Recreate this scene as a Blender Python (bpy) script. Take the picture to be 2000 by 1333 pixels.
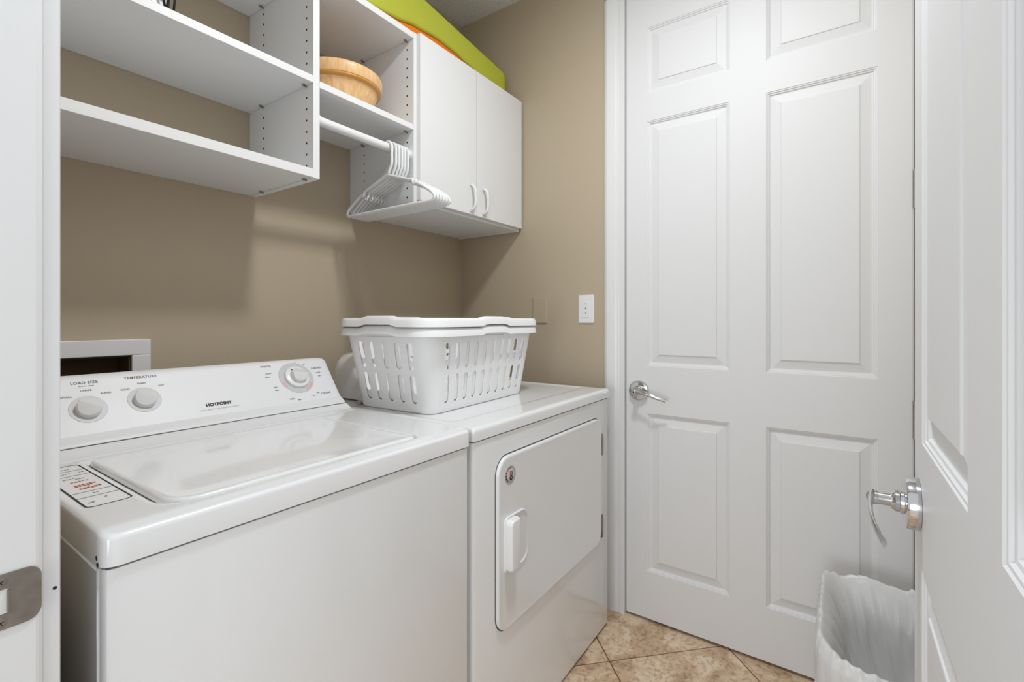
import bpy, bmesh, math, random
from mathutils import Vector, Matrix, noise
random.seed(7)
for o in list(bpy.data.objects): bpy.data.objects.remove(o)
scene = bpy.context.scene
C = scene.collection
PI = math.pi

# ------------------------------------------------------------ camera, world, lights, exposure
FPX = 926.0
YAW = math.atan(640/926.0)            # camera looks 34.7 deg left of the +X axis
cam_d = bpy.data.cameras.new('camera'); cam = bpy.data.objects.new('camera', cam_d); C.objects.link(cam)
cam_d.sensor_width = 36.0; cam_d.lens = FPX/2000*36.0
cam_d.shift_y = -(666.5-625)/2000.0
cam_d.clip_start = 0.01
cam.location = (0, 0, 1.163)
cam.rotation_euler = (PI/2, 0, YAW - PI/2)
scene.camera = cam

w = bpy.data.worlds.new('world'); scene.world = w; w.use_nodes = True
bg = w.node_tree.nodes['Background']
bg.inputs[0].default_value = (0.92, 0.965, 1.0, 1); bg.inputs[1].default_value = 0.78

def area(name, loc, target, power, size, shape='DISK', size_y=None, col=(1, 1, 1)):
    d = bpy.data.lights.new(name, 'AREA'); d.energy = power; d.shape = shape; d.size = size
    if size_y: d.size_y = size_y
    d.color = col
    o = bpy.data.objects.new(name, d); C.objects.link(o); o.location = loc
    o.rotation_euler = (Vector(target)-Vector(loc)).to_track_quat('-Z', 'Y').to_euler()
    return o
area('ceiling_lamp', (0.84, 0.30, 2.57), (0.84, 0.30, 0), 15.5, 0.20, col=(0.93, 0.97, 1.0))
area('hall_fill', (-1.4, 0.3, 0.9), (0.8, 0.3, 1.2), 14, 1.0, col=(0.92, 0.965, 1.0))  # added soft fill through the doorway, no real lamp stands there

vs = scene.view_settings
vs.view_transform = 'Standard'; vs.look = 'None'; vs.gamma = 1; vs.use_curve_mapping = False
vs.exposure = 0.09

# ------------------------------------------------------------ materials
def srgb(r, g, b):
    f = lambda c: (c/255/12.92 if c/255 <= .04045 else ((c/255+.055)/1.055)**2.4)
    return (f(r), f(g), f(b), 1)
def mat(name, col, rough=.5, metal=0, bump=None, bscale=200, coat=0, ior=1.45, detail=2, var=None, vscale=5, stretch=None, spec=.5):
    m = bpy.data.materials.new(name); m.use_nodes = True
    nt = m.node_tree; b = nt.nodes['Principled BSDF']
    b.inputs['Base Color'].default_value = col; b.inputs['Roughness'].default_value = rough
    b.inputs['Metallic'].default_value = metal; b.inputs['IOR'].default_value = ior
    b.inputs['Coat Weight'].default_value = coat; b.inputs['Coat Roughness'].default_value = .06
    b.inputs['Specular IOR Level'].default_value = spec
    tc = nt.nodes.new('ShaderNodeTexCoord'); mp = nt.nodes.new('ShaderNodeMapping')
    nt.links.new(tc.outputs['Object'], mp.inputs[0])
    if stretch: mp.inputs['Scale'].default_value = stretch
    if bump:
        n = nt.nodes.new('ShaderNodeTexNoise'); n.inputs['Scale'].default_value = bscale; n.inputs['Detail'].default_value = detail
        bp = nt.nodes.new('ShaderNodeBump'); bp.inputs['Strength'].default_value = bump; bp.inputs['Distance'].default_value = .002
        nt.links.new(mp.outputs[0], n.inputs['Vector']); nt.links.new(n.outputs[0], bp.inputs['Height'])
        nt.links.new(bp.outputs[0], b.inputs['Normal'])
    if var:
        n2 = nt.nodes.new('ShaderNodeTexNoise'); n2.inputs['Scale'].default_value = vscale; n2.inputs['Detail'].default_value = 4
        r = nt.nodes.new('ShaderNodeValToRGB'); r.color_ramp.elements[0].position = .35; r.color_ramp.elements[1].position = .68
        r.color_ramp.elements[0].color = col; r.color_ramp.elements[1].color = var
        nt.links.new(mp.outputs[0], n2.inputs['Vector']); nt.links.new(n2.outputs[0], r.inputs[0]); nt.links.new(r.outputs[0], b.inputs['Base Color'])
    return m
M = {}
M['tan'] = mat('tan wall paint', (.50, .413, .300, 1), .55, bump=.22, bscale=260, detail=3)
M['pop'] = mat('popcorn ceiling', (.90, .91, .94, 1), .95, bump=1.0, bscale=170, detail=4, var=(.72, .72, .74, 1), vscale=120)
M['trim'] = mat('white trim paint', (.78, .78, .78, 1), .35, bump=.015, bscale=30, coat=.15)
M['doorw'] = mat('white moulded door', (.755, .755, .76, 1), .50, bump=.12, bscale=60, detail=5, stretch=(2.6, 2.6, .16), coat=0)
M['lam'] = mat('white laminate', (.87, .875, .88, 1), .45, bump=.03, bscale=400)
M['lamedge'] = mat('white edge banding', (.83, .83, .825, 1), .4)
M['enamel'] = mat('white enamel', (.84, .845, .85, 1), .22, bump=.035, bscale=700, coat=.5)
M['enamel2'] = mat('white washer top enamel', (.84, .84, .845, 1), .18, coat=.6)
M['consolew'] = mat('satin white console', (.84, .84, .845, 1), .42)
M['plastic'] = mat('white plastic', (.84, .84, .84, 1), .3)
M['basket'] = mat('white basket plastic', (.92, .92, .925, 1), .35)
M['ring'] = mat('grey dial print', (.62, .62, .63, 1), .4)
M['knob'] = mat('grey white knob', (.80, .80, .79, 1), .35)
M['knobl'] = mat('white knob', (.85, .85, .84, 1), .3)
M['ink'] = mat('dark ink', (.03, .022, .02, 1), .6)
M['inkg'] = mat('grey ink', (.20, .19, .19, 1), .6)
M['inkr'] = mat('rust ink', (.45, .12, .05, 1), .6)
M['inkp'] = mat('pink ink', (.80, .45, .42, 1), .6)
M['chrome'] = mat('chrome', (.62, .62, .63, 1), .09, metal=1)
M['nickel'] = mat('worn nickel', (.33, .30, .27, 1), .42, metal=.8, bump=.1, bscale=300, var=(.24, .21, .185, 1), vscale=40)
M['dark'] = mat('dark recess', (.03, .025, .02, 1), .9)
M['brown'] = mat('dark brown box liner', (.10, .065, .035, 1), .9)
M['green'] = mat('lime green fabric', srgb(186, 190, 60), .75, bump=.2, bscale=900)
M['orange'] = mat('orange fabric', srgb(236, 120, 10), .7, bump=.2, bscale=900)
M['black'] = mat('black wire', (.012, .010, .010, 1), .4)
M['grout'] = mat('brown grout', srgb(122, 90, 66), .9)
M['shadowgap'] = mat('grey gap shade and feet', (.12, .12, .12, 1), .8)  # dark grey painted as shade in seams; also washer base and feet

def bowl_mat():
    m = mat('tan glazed bowl', srgb(236, 184, 120), .35, coat=.3)
    nt = m.node_tree; b = nt.nodes['Principled BSDF']
    tc = nt.nodes.new('ShaderNodeTexCoord'); mp = nt.nodes.new('ShaderNodeMapping'); mp.inputs['Scale'].default_value = (38, 38, 7)
    n = nt.nodes.new('ShaderNodeTexNoise'); n.inputs['Scale'].default_value = 2.2; n.inputs['Detail'].default_value = 5
    r = nt.nodes.new('ShaderNodeValToRGB')
    r.color_ramp.elements[0].position = .3; r.color_ramp.elements[0].color = srgb(230, 174, 110)
    r.color_ramp.elements[1].position = .62; r.color_ramp.elements[1].color = srgb(244, 204, 152)
    nt.links.new(tc.outputs['Object'], mp.inputs[0]); nt.links.new(mp.outputs[0], n.inputs['Vector'])
    nt.links.new(n.outputs[0], r.inputs[0]); nt.links.new(r.outputs[0], b.inputs['Base Color'])
    return m
M['bowl'] = bowl_mat()
M['bowlband'] = mat('amber glaze band', srgb(206, 146, 62), .35, coat=.3)

def tile_mat():
    m = mat('travertine tile', (.5, .4, .3, 1), .42, coat=.1)
    nt = m.node_tree; b = nt.nodes['Principled BSDF']
    tc = nt.nodes.new('ShaderNodeTexCoord'); oi = nt.nodes.new('ShaderNodeObjectInfo')
    ad = nt.nodes.new('ShaderNodeVectorMath'); ad.operation = 'ADD'
    ml = nt.nodes.new('ShaderNodeMath'); ml.operation = 'MULTIPLY'; ml.inputs[1].default_value = 37
    nt.links.new(oi.outputs['Random'], ml.inputs[0])
    nt.links.new(tc.outputs['Object'], ad.inputs[0]); nt.links.new(ml.outputs[0], ad.inputs[1])
    n = nt.nodes.new('ShaderNodeTexNoise'); n.inputs['Scale'].default_value = 9; n.inputs['Detail'].default_value = 9; n.inputs['Roughness'].default_value = .68
    n.inputs['Distortion'].default_value = .9
    r = nt.nodes.new('ShaderNodeValToRGB'); e = r.color_ramp.elements
    e[0].position = .30; e[0].color = srgb(168, 138, 108); e[1].position = .70; e[1].color = srgb(238, 220, 196)
    k = e.new(.46); k.color = srgb(208, 178, 146); k = e.new(.57); k.color = srgb(228, 203, 174)
    n2 = nt.nodes.new('ShaderNodeTexNoise'); n2.inputs['Scale'].default_value = 70; n2.inputs['Detail'].default_value = 5
    r2 = nt.nodes.new('ShaderNodeValToRGB'); r2.color_ramp.elements[0].position = .34; r2.color_ramp.elements[0].color = (.62, .56, .5, 1)
    r2.color_ramp.elements[1].position = .5; r2.color_ramp.elements[1].color = (1, 1, 1, 1)
    mx = nt.nodes.new('ShaderNodeMix'); mx.data_type = 'RGBA'; mx.blend_type = 'MULTIPLY'; mx.inputs[0].default_value = .8
    nt.links.new(ad.outputs[0], n.inputs['Vector']); nt.links.new(ad.outputs[0], n2.inputs['Vector'])
    nt.links.new(n.outputs[0], r.inputs[0]); nt.links.new(n2.outputs[0], r2.inputs[0])
    nt.links.new(r.outputs[0], mx.inputs[6]); nt.links.new(r2.outputs[0], mx.inputs[7]); nt.links.new(mx.outputs[2], b.inputs['Base Color'])
    bp = nt.nodes.new('ShaderNodeBump'); bp.inputs['Strength'].default_value = .15; bp.inputs['Distance'].default_value = .002
    nt.links.new(n2.outputs[0], bp.inputs['Height']); nt.links.new(bp.outputs[0], b.inputs['Normal'])
    return m
M['tile'] = tile_mat()

def trans_mat(name, f):
    m = bpy.data.materials.new(name); m.use_nodes = True; nt = m.node_tree; b = nt.nodes['Principled BSDF']
    b.inputs['Base Color'].default_value = (.92, .92, .92, 1); b.inputs['Roughness'].default_value = .35
    tl = nt.nodes.new('ShaderNodeBsdfTranslucent'); tl.inputs[0].default_value = (.92, .92, .92, 1)
    mx = nt.nodes.new('ShaderNodeMixShader'); mx.inputs[0].default_value = f
    nt.links.new(b.outputs[0], mx.inputs[1]); nt.links.new(tl.outputs[0], mx.inputs[2]); nt.links.new(mx.outputs[0], nt.nodes['Material Output'].inputs[0])
    return m
M['binp'] = trans_mat('milky bin plastic', .45)
def liner_mat():
    m = bpy.data.materials.new('translucent bin liner'); m.use_nodes = True
    nt = m.node_tree; nt.nodes.clear()
    out = nt.nodes.new('ShaderNodeOutputMaterial')
    d = nt.nodes.new('ShaderNodeBsdfPrincipled'); d.inputs['Base Color'].default_value = (.95, .95, .95, 1); d.inputs['Roughness'].default_value = .25
    tl = nt.nodes.new('ShaderNodeBsdfTranslucent'); tl.inputs[0].default_value = (.96, .96, .96, 1)
    tr = nt.nodes.new('ShaderNodeBsdfTransparent')
    m1 = nt.nodes.new('ShaderNodeMixShader'); m1.inputs[0].default_value = .35
    m2 = nt.nodes.new('ShaderNodeMixShader'); m2.inputs[0].default_value = .38
    nt.links.new(d.outputs[0], m1.inputs[1]); nt.links.new(tl.outputs[0], m1.inputs[2])
    m2.inputs[0].default_value = .14
    nt.links.new(m1.outputs[0], m2.inputs[1]); nt.links.new(tr.outputs[0], m2.inputs[2]); nt.links.new(m2.outputs[0], out.inputs[0])
    return m
M['liner'] = liner_mat()

# ------------------------------------------------------------ helpers
WL = {}
def wloc(o): return WL[o.name] if o and o.name in WL else Vector((0, 0, 0))
def tag(o, label=None, cat=None, group=None, kind=None):
    if label: o['label'] = label
    if cat: o['category'] = cat
    if group: o['group'] = group
    if kind: o['kind'] = kind
    return o
def thing(name, label, cat, loc=(0, 0, 0), group=None, kind=None):
    o = bpy.data.objects.new(name, None); C.objects.link(o); o.location = loc; o.empty_display_size = .05
    WL[o.name] = Vector(loc)
    return tag(o, label, cat, group, kind)
def obj(name, bm, m, parent=None, smooth=False, local=False, origin=None):
    """bm is in world coordinates unless local; the object's origin is its parent's origin (or `origin`)"""
    me = bpy.data.meshes.new(name)
    base = wloc(parent) if parent else Vector(origin or (0, 0, 0))
    if not local and base.length > 0: bmesh.ops.translate(bm, verts=bm.verts, vec=-base)
    bm.to_mesh(me); bm.free()
    for mm in (m if isinstance(m, (list, tuple)) else [m]): me.materials.append(mm)
    if smooth:
        for p in me.polygons: p.use_smooth = True
    o = bpy.data.objects.new(name, me); C.objects.link(o)
    if parent: o.parent = parent
    elif not local: o.location = base
    WL[o.name] = base.copy()
    return o
def autosmooth(o, ang=40):
    me = o.data
    for p in me.polygons: p.use_smooth = True
    bm = bmesh.new(); bm.from_mesh(me)
    for e in bm.edges:
        if len(e.link_faces) == 2 and e.calc_face_angle(0) > math.radians(ang): e.smooth = False
    bm.to_mesh(me); bm.free()
    return o
def box(bm, a, b, bev=0, seg=2, mi=0):
    a = Vector(a); b = Vector(b)
    lo = Vector((min(a.x, b.x), min(a.y, b.y), min(a.z, b.z))); hi = Vector((max(a.x, b.x), max(a.y, b.y), max(a.z, b.z)))
    t = bmesh.new()
    bmesh.ops.create_cube(t, size=1)
    for v in t.verts: v.co = Vector(((v.co.x+.5)*(hi.x-lo.x)+lo.x, (v.co.y+.5)*(hi.y-lo.y)+lo.y, (v.co.z+.5)*(hi.z-lo.z)+lo.z))
    if bev: bmesh.ops.bevel(t, geom=list(t.edges), offset=bev, segments=seg, profile=.5, affect='EDGES')
    for f in t.faces: f.material_index = mi
    me = bpy.data.meshes.new('t'); t.to_mesh(me); t.free(); bm.from_mesh(me); bpy.data.meshes.remove(me)
    return bm
def B(a, b, bev=0, seg=2): return box(bmesh.new(), a, b, bev, seg)
def frame_of(d):
    d = Vector(d).normalized(); u = Vector((0, 0, 1)) if abs(d.z) < .9 else Vector((1, 0, 0))
    s = d.cross(u).normalized(); return s, s.cross(d).normalized()
def tube(bm, pts, r, n=10, cap=True, closed=False, flat=1.0):
    pts = [Vector(p) for p in pts]; rings = []; N = len(pts); s = None
    for i, p in enumerate(pts):
        if closed: d = pts[(i+1) % N]-pts[i-1]
        else: d = pts[min(i+1, N-1)]-pts[max(i-1, 0)]
        d.normalize()
        if s is None: s, u = frame_of(d)
        else:
            s = (s-d*s.dot(d)); s = s.normalized() if s.length > 1e-6 else frame_of(d)[0]; u = s.cross(d)
        rr = r[i] if isinstance(r, (list, tuple)) else r
        rings.append([bm.verts.new(p+s*rr*math.cos(2*PI*k/n)+u*rr*flat*math.sin(2*PI*k/n)) for k in range(n)])
    m = N if closed else N-1
    for i in range(m):
        a, b = rings[i], rings[(i+1) % N]
        for k in range(n): bm.faces.new((a[k], a[(k+1) % n], b[(k+1) % n], b[k]))
    if cap and not closed: bm.faces.new(rings[0][::-1]); bm.faces.new(rings[-1])
    return bm
def cyl(bm, a, b, r, n=24, r2=None): return tube(bm, [a, b], [r, r if r2 is None else r2], n)
def lathe(bm, c, axis, prof, n=32):
    """prof: list of (radius, distance along axis)"""
    a = Vector(axis).normalized(); s, u = frame_of(a); c = Vector(c); rings = []
    for r, h in prof:
        if r < 1e-5: rings.append([bm.verts.new(c+a*h)])
        else: rings.append([bm.verts.new(c+a*h+s*r*math.cos(2*PI*k/n)+u*r*math.sin(2*PI*k/n)) for k in range(n)])
    for p, q in zip(rings, rings[1:]):
        for k in range(n):
            k2 = (k+1) % n
            if len(p) == 1 and len(q) == 1: continue
            if len(p) == 1: bm.faces.new((p[0], q[k2], q[k]))
            elif len(q) == 1: bm.faces.new((p[k], p[k2], q[0]))
            else: bm.faces.new((p[k], p[k2], q[k2], q[k]))
    return bm
def fix(bm): bmesh.ops.recalc_face_normals(bm, faces=bm.faces); return bm
def rrect(x0, x1, y0, y1, r, n=6):
    rs = r if isinstance(r, (list, tuple)) else [r]*4; out = []
    for (cx, cy, a0, rr) in ((x1-rs[0], y1-rs[0], 0, rs[0]), (x0+rs[1], y1-rs[1], 90, rs[1]), (x0+rs[2], y0+rs[2], 180, rs[2]), (x1-rs[3], y0+rs[3], 270, rs[3])):
        for k in range(n+1):
            t = math.radians(a0+90*k/n); out.append((cx+rr*math.cos(t), cy+rr*math.sin(t)))
    return out
def loft(bm, rings, cap0=True, cap1=True):
    R = [[bm.verts.new(p) for p in r] for r in rings]; n = len(R[0])
    for a, b in zip(R, R[1:]):
        for k in range(n): bm.faces.new((a[k], a[(k+1) % n], b[(k+1) % n], b[k]))
    if cap0: bm.faces.new(R[0][::-1])
    if cap1: bm.faces.new(R[-1])
    return bm
def plate(bm, T, x0, x1, y0, y1, r, depth, bev=.002, n=6):
    """rounded-rectangle plate in the frame T (local z outward), with bevelled rim"""
    rings = []
    for ins, h in ((0, 0), (0, depth-bev), (bev*.3, depth-bev*.3), (bev, depth)):
        rings.append([T @ Vector((x, y, h)) for x, y in rrect(x0+ins, x1-ins, y0+ins, y1-ins, (max(r-ins, .0005) if not isinstance(r, list) else [max(q-ins, .0005) for q in r]), n)])
    return fix(loft(bm, rings))
def Fr(o, u, v):
    u = Vector(u).normalized(); v = Vector(v).normalized(); n = u.cross(v)
    return Matrix(((u.x, v.x, n.x, o[0]), (u.y, v.y, n.y, o[1]), (u.z, v.z, n.z, o[2]), (0, 0, 0, 1)))
def text_bm(s, size, T, bold=0.0, extr=.0003, spacing=1.0):
    cu = bpy.data.curves.new('txt', 'FONT'); cu.body = s; cu.size = size; cu.align_x = 'CENTER'; cu.align_y = 'CENTER'
    cu.extrude = extr; cu.offset = bold; cu.space_character = spacing; cu.resolution_u = 3
    o = bpy.data.objects.new('txt', cu); C.objects.link(o)
    me = bpy.data.meshes.new_from_object(o); bpy.data.objects.remove(o)
    bm = bmesh.new(); bm.from_mesh(me); bpy.data.meshes.remove(me); bpy.data.curves.remove(cu)
    bmesh.ops.transform(bm, matrix=T, verts=bm.verts)
    return bm
def merge(dst, src):
    me = bpy.data.meshes.new('t'); src.to_mesh(me); src.free(); dst.from_mesh(me); bpy.data.meshes.remove(me); return dst
def smoothstep(a, b, x):
    t = max(0, min(1, (x-a)/(b-a))); return t*t*(3-2*t)

# ------------------------------------------------------------ room shell
WA = 1.555      # back wall (behind the machines)
WB = 1.805      # end wall (closet door)
WR = -0.30      # right wall
WF = 0.1345      # room face of the wall with the doorway
ZC = 2.625
J0, J1 = -0.150, 0.710   # doorway jambs

# back wall with a cut-out for the washer hookup box
bm = bmesh.new()
hx0, hx1, hz0, hz1 = 0.215, 0.462, 0.93, 1.069
box(bm, (-.2, WA, 0), (hx0, WA+.10, ZC)); box(bm, (hx1, WA, 0), (WB+.12, WA+.10, ZC))
box(bm, (hx0, WA, 0), (hx1, WA+.10, hz0)); box(bm, (hx0, WA, hz1), (hx1, WA+.10, ZC))
obj('wall_back', bm, M['tan'])['kind'] = 'structure'
bm = bmesh.new()
DZ = 2.45
box(bm, (WB, .72, 0), (WB+.12, WA, ZC)); box(bm, (WB, -.20, DZ), (WB+.12, .72, ZC)); box(bm, (WB, WR, 0), (WB+.12, -.20, ZC))
obj('wall_end', bm, M['tan'])['kind'] = 'structure'
obj('wall_right', B((WF, WR-.1, 0), (WB+.12, WR, ZC)), M['tan'])['kind'] = 'structure'
bm = bmesh.new()
box(bm, (.0, J1+.018, 0), (WF, WA, ZC)); box(bm, (.0, J0-.018, 2.47), (WF, J1+.018, ZC)); box(bm, (.0, WR-.1, 0), (WF, J0-.018, ZC))
obj('wall_front', bm, M['tan'])['kind'] = 'structure'
obj('ceiling', B((-.2, WR-.1, ZC), (WB+.12, WA+.1, ZC+.08)), M['pop'])['kind'] = 'structure'

# floor: grout bed, with every tile a part
fl = obj('floor', B((-.9, WR-.1, -.06), (WB+.12, WA+.1, -.003)), M['grout']); fl['kind'] = 'structure'
def clip(poly, ax, lim, sign):
    out = []
    for i in range(len(poly)):
        a, b = poly[i-1], poly[i]; ia = (a[ax]-lim)*sign >= 0; ib = (b[ax]-lim)*sign >= 0
        if ia != ib:
            t = (lim-a[ax])/(b[ax]-a[ax]); out.append((a[0]+(b[0]-a[0])*t, a[1]+(b[1]-a[1])*t))
        if ib: out.append(b)
    return out
S = .4405; P0 = .617; Q0 = 1.5295; g = .0022
for i in range(-5, 5):
    for j in range(-5, 4):
        p0, p1 = P0+i*S+g, P0+(i+1)*S-g; q0, q1 = Q0+j*S+g, Q0+(j+1)*S-g
        k = 1/math.sqrt(2)
        poly = [((q+p)*k, (q-p)*k) for p, q in ((p0, q0), (p1, q0), (p1, q1), (p0, q1))]
        for ax, lim, sg in ((0, -.88, 1), (0, WB+.10, -1), (1, WR, 1), (1, WA, -1)):
            poly = clip(poly, ax, lim, sg)
            if len(poly) < 3: break
        if len(poly) < 3: continue
        bm = bmesh.new(); n = len(poly)
        cx = sum(p[0] for p in poly)/n; cy = sum(p[1] for p in poly)/n
        def ring(z, s): return [(cx+(x-cx)*s, cy+(y-cy)*s, z) for x, y in poly]
        loft(bm, [ring(-.004, 1), ring(-.0012, 1), ring(0, .993)])
        fix(bm)
        obj('tile', bm, M['tile'], fl)

obj('closet_light_block', B((WB+.12, -.3, 0), (WB+.14, .82, ZC)), M['tan'])['kind'] = 'structure'  # unseen panel added to stop light leaking under the closet door
# baseboards
def bb(name, a, b):
    obj(name, B(a, b, .003), M['trim'])['kind'] = 'structure'
bb('baseboard_back', (WF, WA-.014, 0), (WB-.015, WA, .09))
bb('baseboard_end', (WB-.014, .790, 0), (WB, WA-.015, .09))
bb('baseboard_right', (WF+.03, WR, 0), (WB-.02, WR+.014, .09))

# ------------------------------------------------------------ six-panel doors
DW = .873
PU = [(.083, .378), (.491, .790)]
PZ = [(.193, .802), (.985, 1.928), (2.035, 2.290)]
def six_panel(name, T, width, height, thick, kind_label):
    """T: local x along the width, y up, z out of the face"""
    bm = bmesh.new()
    us = sorted([0, .004, width-.004, width]+[a for p in PU for a in p]); zs = sorted([.012, height]+[a for p in PZ for a in p])
    G = [[bm.verts.new(T @ Vector((u, z, -.002 if u in (0, width) else 0))) for z in zs] for u in us]
    for i in range(len(us)-1):
        for j in range(len(zs)-1):
            um = (us[i]+us[i+1])/2; zm = (zs[j]+zs[j+1])/2
            if any(a < um < b for a, b in PU) and any(a < zm < b for a, b in PZ): continue
            bm.faces.new((G[i][j], G[i+1][j], G[i+1][j+1], G[i][j+1]))
    # sides and back
    b0 = [bm.verts.new(T @ Vector((u, z, -thick))) for u, z in ((0, .012), (width, .012), (width, height), (0, height))]
    bm.faces.new(b0[::-1])
    bm.faces.new([b0[3], b0[0]]+[G[0][j] for j in range(len(zs))])
    bm.faces.new([b0[1], b0[2]]+[G[-1][j] for j in range(len(zs)-1, -1, -1)])
    bm.faces.new([b0[0], b0[1]]+[G[i][0] for i in range(len(us)-1, -1, -1)])
    bm.faces.new([b0[2], b0[3]]+[G[i][-1] for i in range(len(us))])
    d = obj(name, fix(bm), M['doorw']); d['kind'] = 'structure'
    for a, b in PU:
        for c, e in PZ:
            pm = bmesh.new()
            prof = [(0, 0), (.0015, -.0020), (.0045, -.0022), (.0060, -.0050), (.0095, -.0058), (.0115, -.0095), (.0150, -.0100),
                    (.0430, -.0040), (.0440, -.0018), (.0460, -.0012)]
            rings = [[T @ Vector((u, z, h)) for u, z in ((a+i, c+i), (b-i, c+i), (b-i, e-i), (a+i, e-i))] for i, h in prof]
            loft(pm, rings, cap0=False)
            obj('door_panel', fix(pm), M['doorw'], d)
    return d
def lever(d, T, u, z):
    """lever handle on the door frame T, pointing along +u"""
    P = lambda a, b, c: T @ Vector((u+a, z+b, c))
    n = (T.to_3x3() @ Vector((0, 0, 1)))
    bm = bmesh.new()
    lathe(bm, P(0, 0, .0005), n, [(0, 0), (.0375, 0), (.0378, .0125), (.0365, .0155), (.0310, .0170), (.0180, .0175), (.0175, .0215), (.0155, .0225), (.0160, .0275), (.0135, .0300), (.0130, .0325), (0, .0325)], 40)
    r = autosmooth(obj('rosette', fix(bm), M['chrome'], d), 50)
    h = bmesh.new()
    tube(h, [P(0, 0, .030), P(0, 0, .050), P(.001, 0, .056)], [.0098, .0095, .0092], 20)
    lathe(h, P(0, 0, .050), n, [(0, -.003), (.0098, -.002), (.0108, .003), (.0105, .009), (.007, .012), (0, .0125)], 28)
    ctl = []
    for k in range(15):
        t = k/14
        ctl.append(P(.004+.112*t, .004-.030*t**1.5-.002*math.sin(t*PI), .056+.006*math.sin(t*PI*.9)-.010*t*t))
    tube(h, ctl, [.0044-.0014*math.sin(min(1, k/6)*PI/2) for k in range(15)], 16, flat=2.3)
    hh = autosmooth(obj('lever_handle', fix(h), M['chrome'], d), 50)
    hh['label'] = 'chrome lever'
    kb = bmesh.new(); lathe(kb, P(0, 0, .0622), n, [(0, .0006), (.0035, .0005), (.0035, 0), (0, 0)], 16)
    obj('lock_button', fix(kb), M['dark'], d)

# closet door in the end wall
TC = Fr((1.800, .695, 0), (0, -1, 0), (0, 0, 1))
d1 = six_panel('door_1', TC, DW, 2.44, .035, '')
lever(d1, TC, .054, .889)
for z0, z1 in ((1.488, 1.600), (.816, .927), (.20, .31)):
    bm = bmesh.new()
    cyl(bm, TC @ Vector((DW+.0025, z0, .003)), TC @ Vector((DW+.0025, z1, .003)), .0045, 12)
    for k in range(5):
        zz = z0+(z1-z0)*k/5; cyl(bm, TC @ Vector((DW+.0025, zz+.0005, .003)), TC @ Vector((DW+.0025, zz+(z1-z0)/5-.001, .003)), .0052, 12)
    obj('hinge', fix(bm), M['nickel'], d1)
# closet frame: jamb, casing
bm = bmesh.new()
box(bm, (1.790, .6985, 0), (WB+.11, .718, DZ+.0)); box(bm, (1.803, -.201, 0), (WB+.11, -.1850, DZ)); box(bm, (1.790, -.201, 2.443), (WB+.11, .718, DZ+.012))
obj('trim_1', bm, M['trim'])['kind'] = 'structure'
def casing(name, pts):
    """moulded casing strip: (y0,y1) at the end wall"""
    y0, y1, z1 = pts
    s = 1 if y1 > y0 else -1; W = abs(y1-y0)
    prof = [(0, 0), (0, .009), (.002, .0115), (.006, .0125), (.009, .0115), (.011, .0135), (.020, .016), (.040, .0185), (.052, .019), (.058, .0165), (W, .012), (W, 0)]
    bm = bmesh.new()
    loft(bm, [[(WB-x, y0+s*min(u, W), z) for u, x in prof] for z in (0, z1)])
    o = obj(name, fix(bm), M['trim']); o['kind'] = 'structure'
casing('trim_2', (.7185, .784, 2.45)); casing('trim_3', (-.2015, -.267, 2.45))
obj('trim_4', B((WB-.019, -.267, 2.46), (WB, .784, 2.53), .004), M['trim'])['kind'] = 'structure'

# entry door leaf, standing open along +X
TL = Fr((.976, -.097, 0), (-1, 0, 0), (0, 0, 1))
d2 = six_panel('door_2', TL, DW-.03, 2.44, .035, '')
lever(d2, TL, .054, .889)
obj('latch_plate', B((.9755, -.126, .86), (.9770, -.102, .918), .0005), M['nickel'], d2)

# doorway frame: jamb with rounded room edge, stop, casing on the room side
bm = bmesh.new()
prof = [(-.004, J1+.018), (-.004, J1), (.128, J1), (.1305, J1+.0006), (.1335, J1+.0028), (.1352, J1+.0060), (.1352, J1+.018)]
loft(bm, [[(x, y, z) for x, y in prof] for z in (0, 2.455)])
box(bm, (-.004, J0-.018, 0), (.1352, J0, 2.455)); box(bm, (-.004, J0-.018, 2.455), (.1352, J1+.018, 2.473))
obj('trim_5', fix(bm), M['trim'])['kind'] = 'structure'
bm = bmesh.new()
cp = [(.1346, J1+.0045), (.1475, J1+.0045), (.1490, J1+.007), (.1485, J1+.03), (.147, J1+.060), (.143, J1+.066), (.1346, J1+.066)]
loft(bm, [[(x, y, z) for x, y in cp] for z in (0, 2.53)])
obj('trim_6', fix(bm), M['trim'])['kind'] = 'structure'
bm = bmesh.new()
box(bm, (.1346, J0-.066, 0), (.149, J0-.006, 2.47), .002); box(bm, (.1346, J0-.066, 2.462), (.149, J1+.006, 2.53), .002)
obj('trim_7', bm, M['trim'])['kind'] = 'structure'
# strike plate
sp = thing('strike_plate', 'worn nickel strike plate screwed into the white door jamb at left', 'strike plate', (.10, J1, .872))
TS = Fr((.10, J1-.0005, .872), (1, 0, 0), (0, 0, 1))      # local z points to -Y
bm = bmesh.new()
out = rrect(-.045, .0325, -.0285, .0285, [.012, .006, .006, .012], 6)
hole = rrect(-.024, .0085, -.0130, .0130, .003, 6)
def surf(x, y): return (.0016 if x < .02 else .0016-.35*max(0, x-.02)**1.35)
r0 = [bm.verts.new(TS @ Vector((x, y, surf(x, y)-.0014))) for x, y in out]; r1 = [bm.verts.new(TS @ Vector((x, y, surf(x, y)))) for x, y in out]
r2 = [bm.verts.new(TS @ Vector((x, y, surf(x, y)))) for x, y in hole]; r3 = [bm.verts.new(TS @ Vector((x, y, surf(x, y)-.0014))) for x, y in hole]
for a, b in ((r0, r1), (r1, r2), (r2, r3)):
    for k in range(len(a)): bm.faces.new((a[k], a[(k+1) % len(a)], b[(k+1) % len(a)], b[k]))
obj('plate', fix(bm), M['nickel'], sp)
bm = bmesh.new(); cup = rrect(-.024, .0085, -.0130, .0130, .003, 6)
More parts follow.
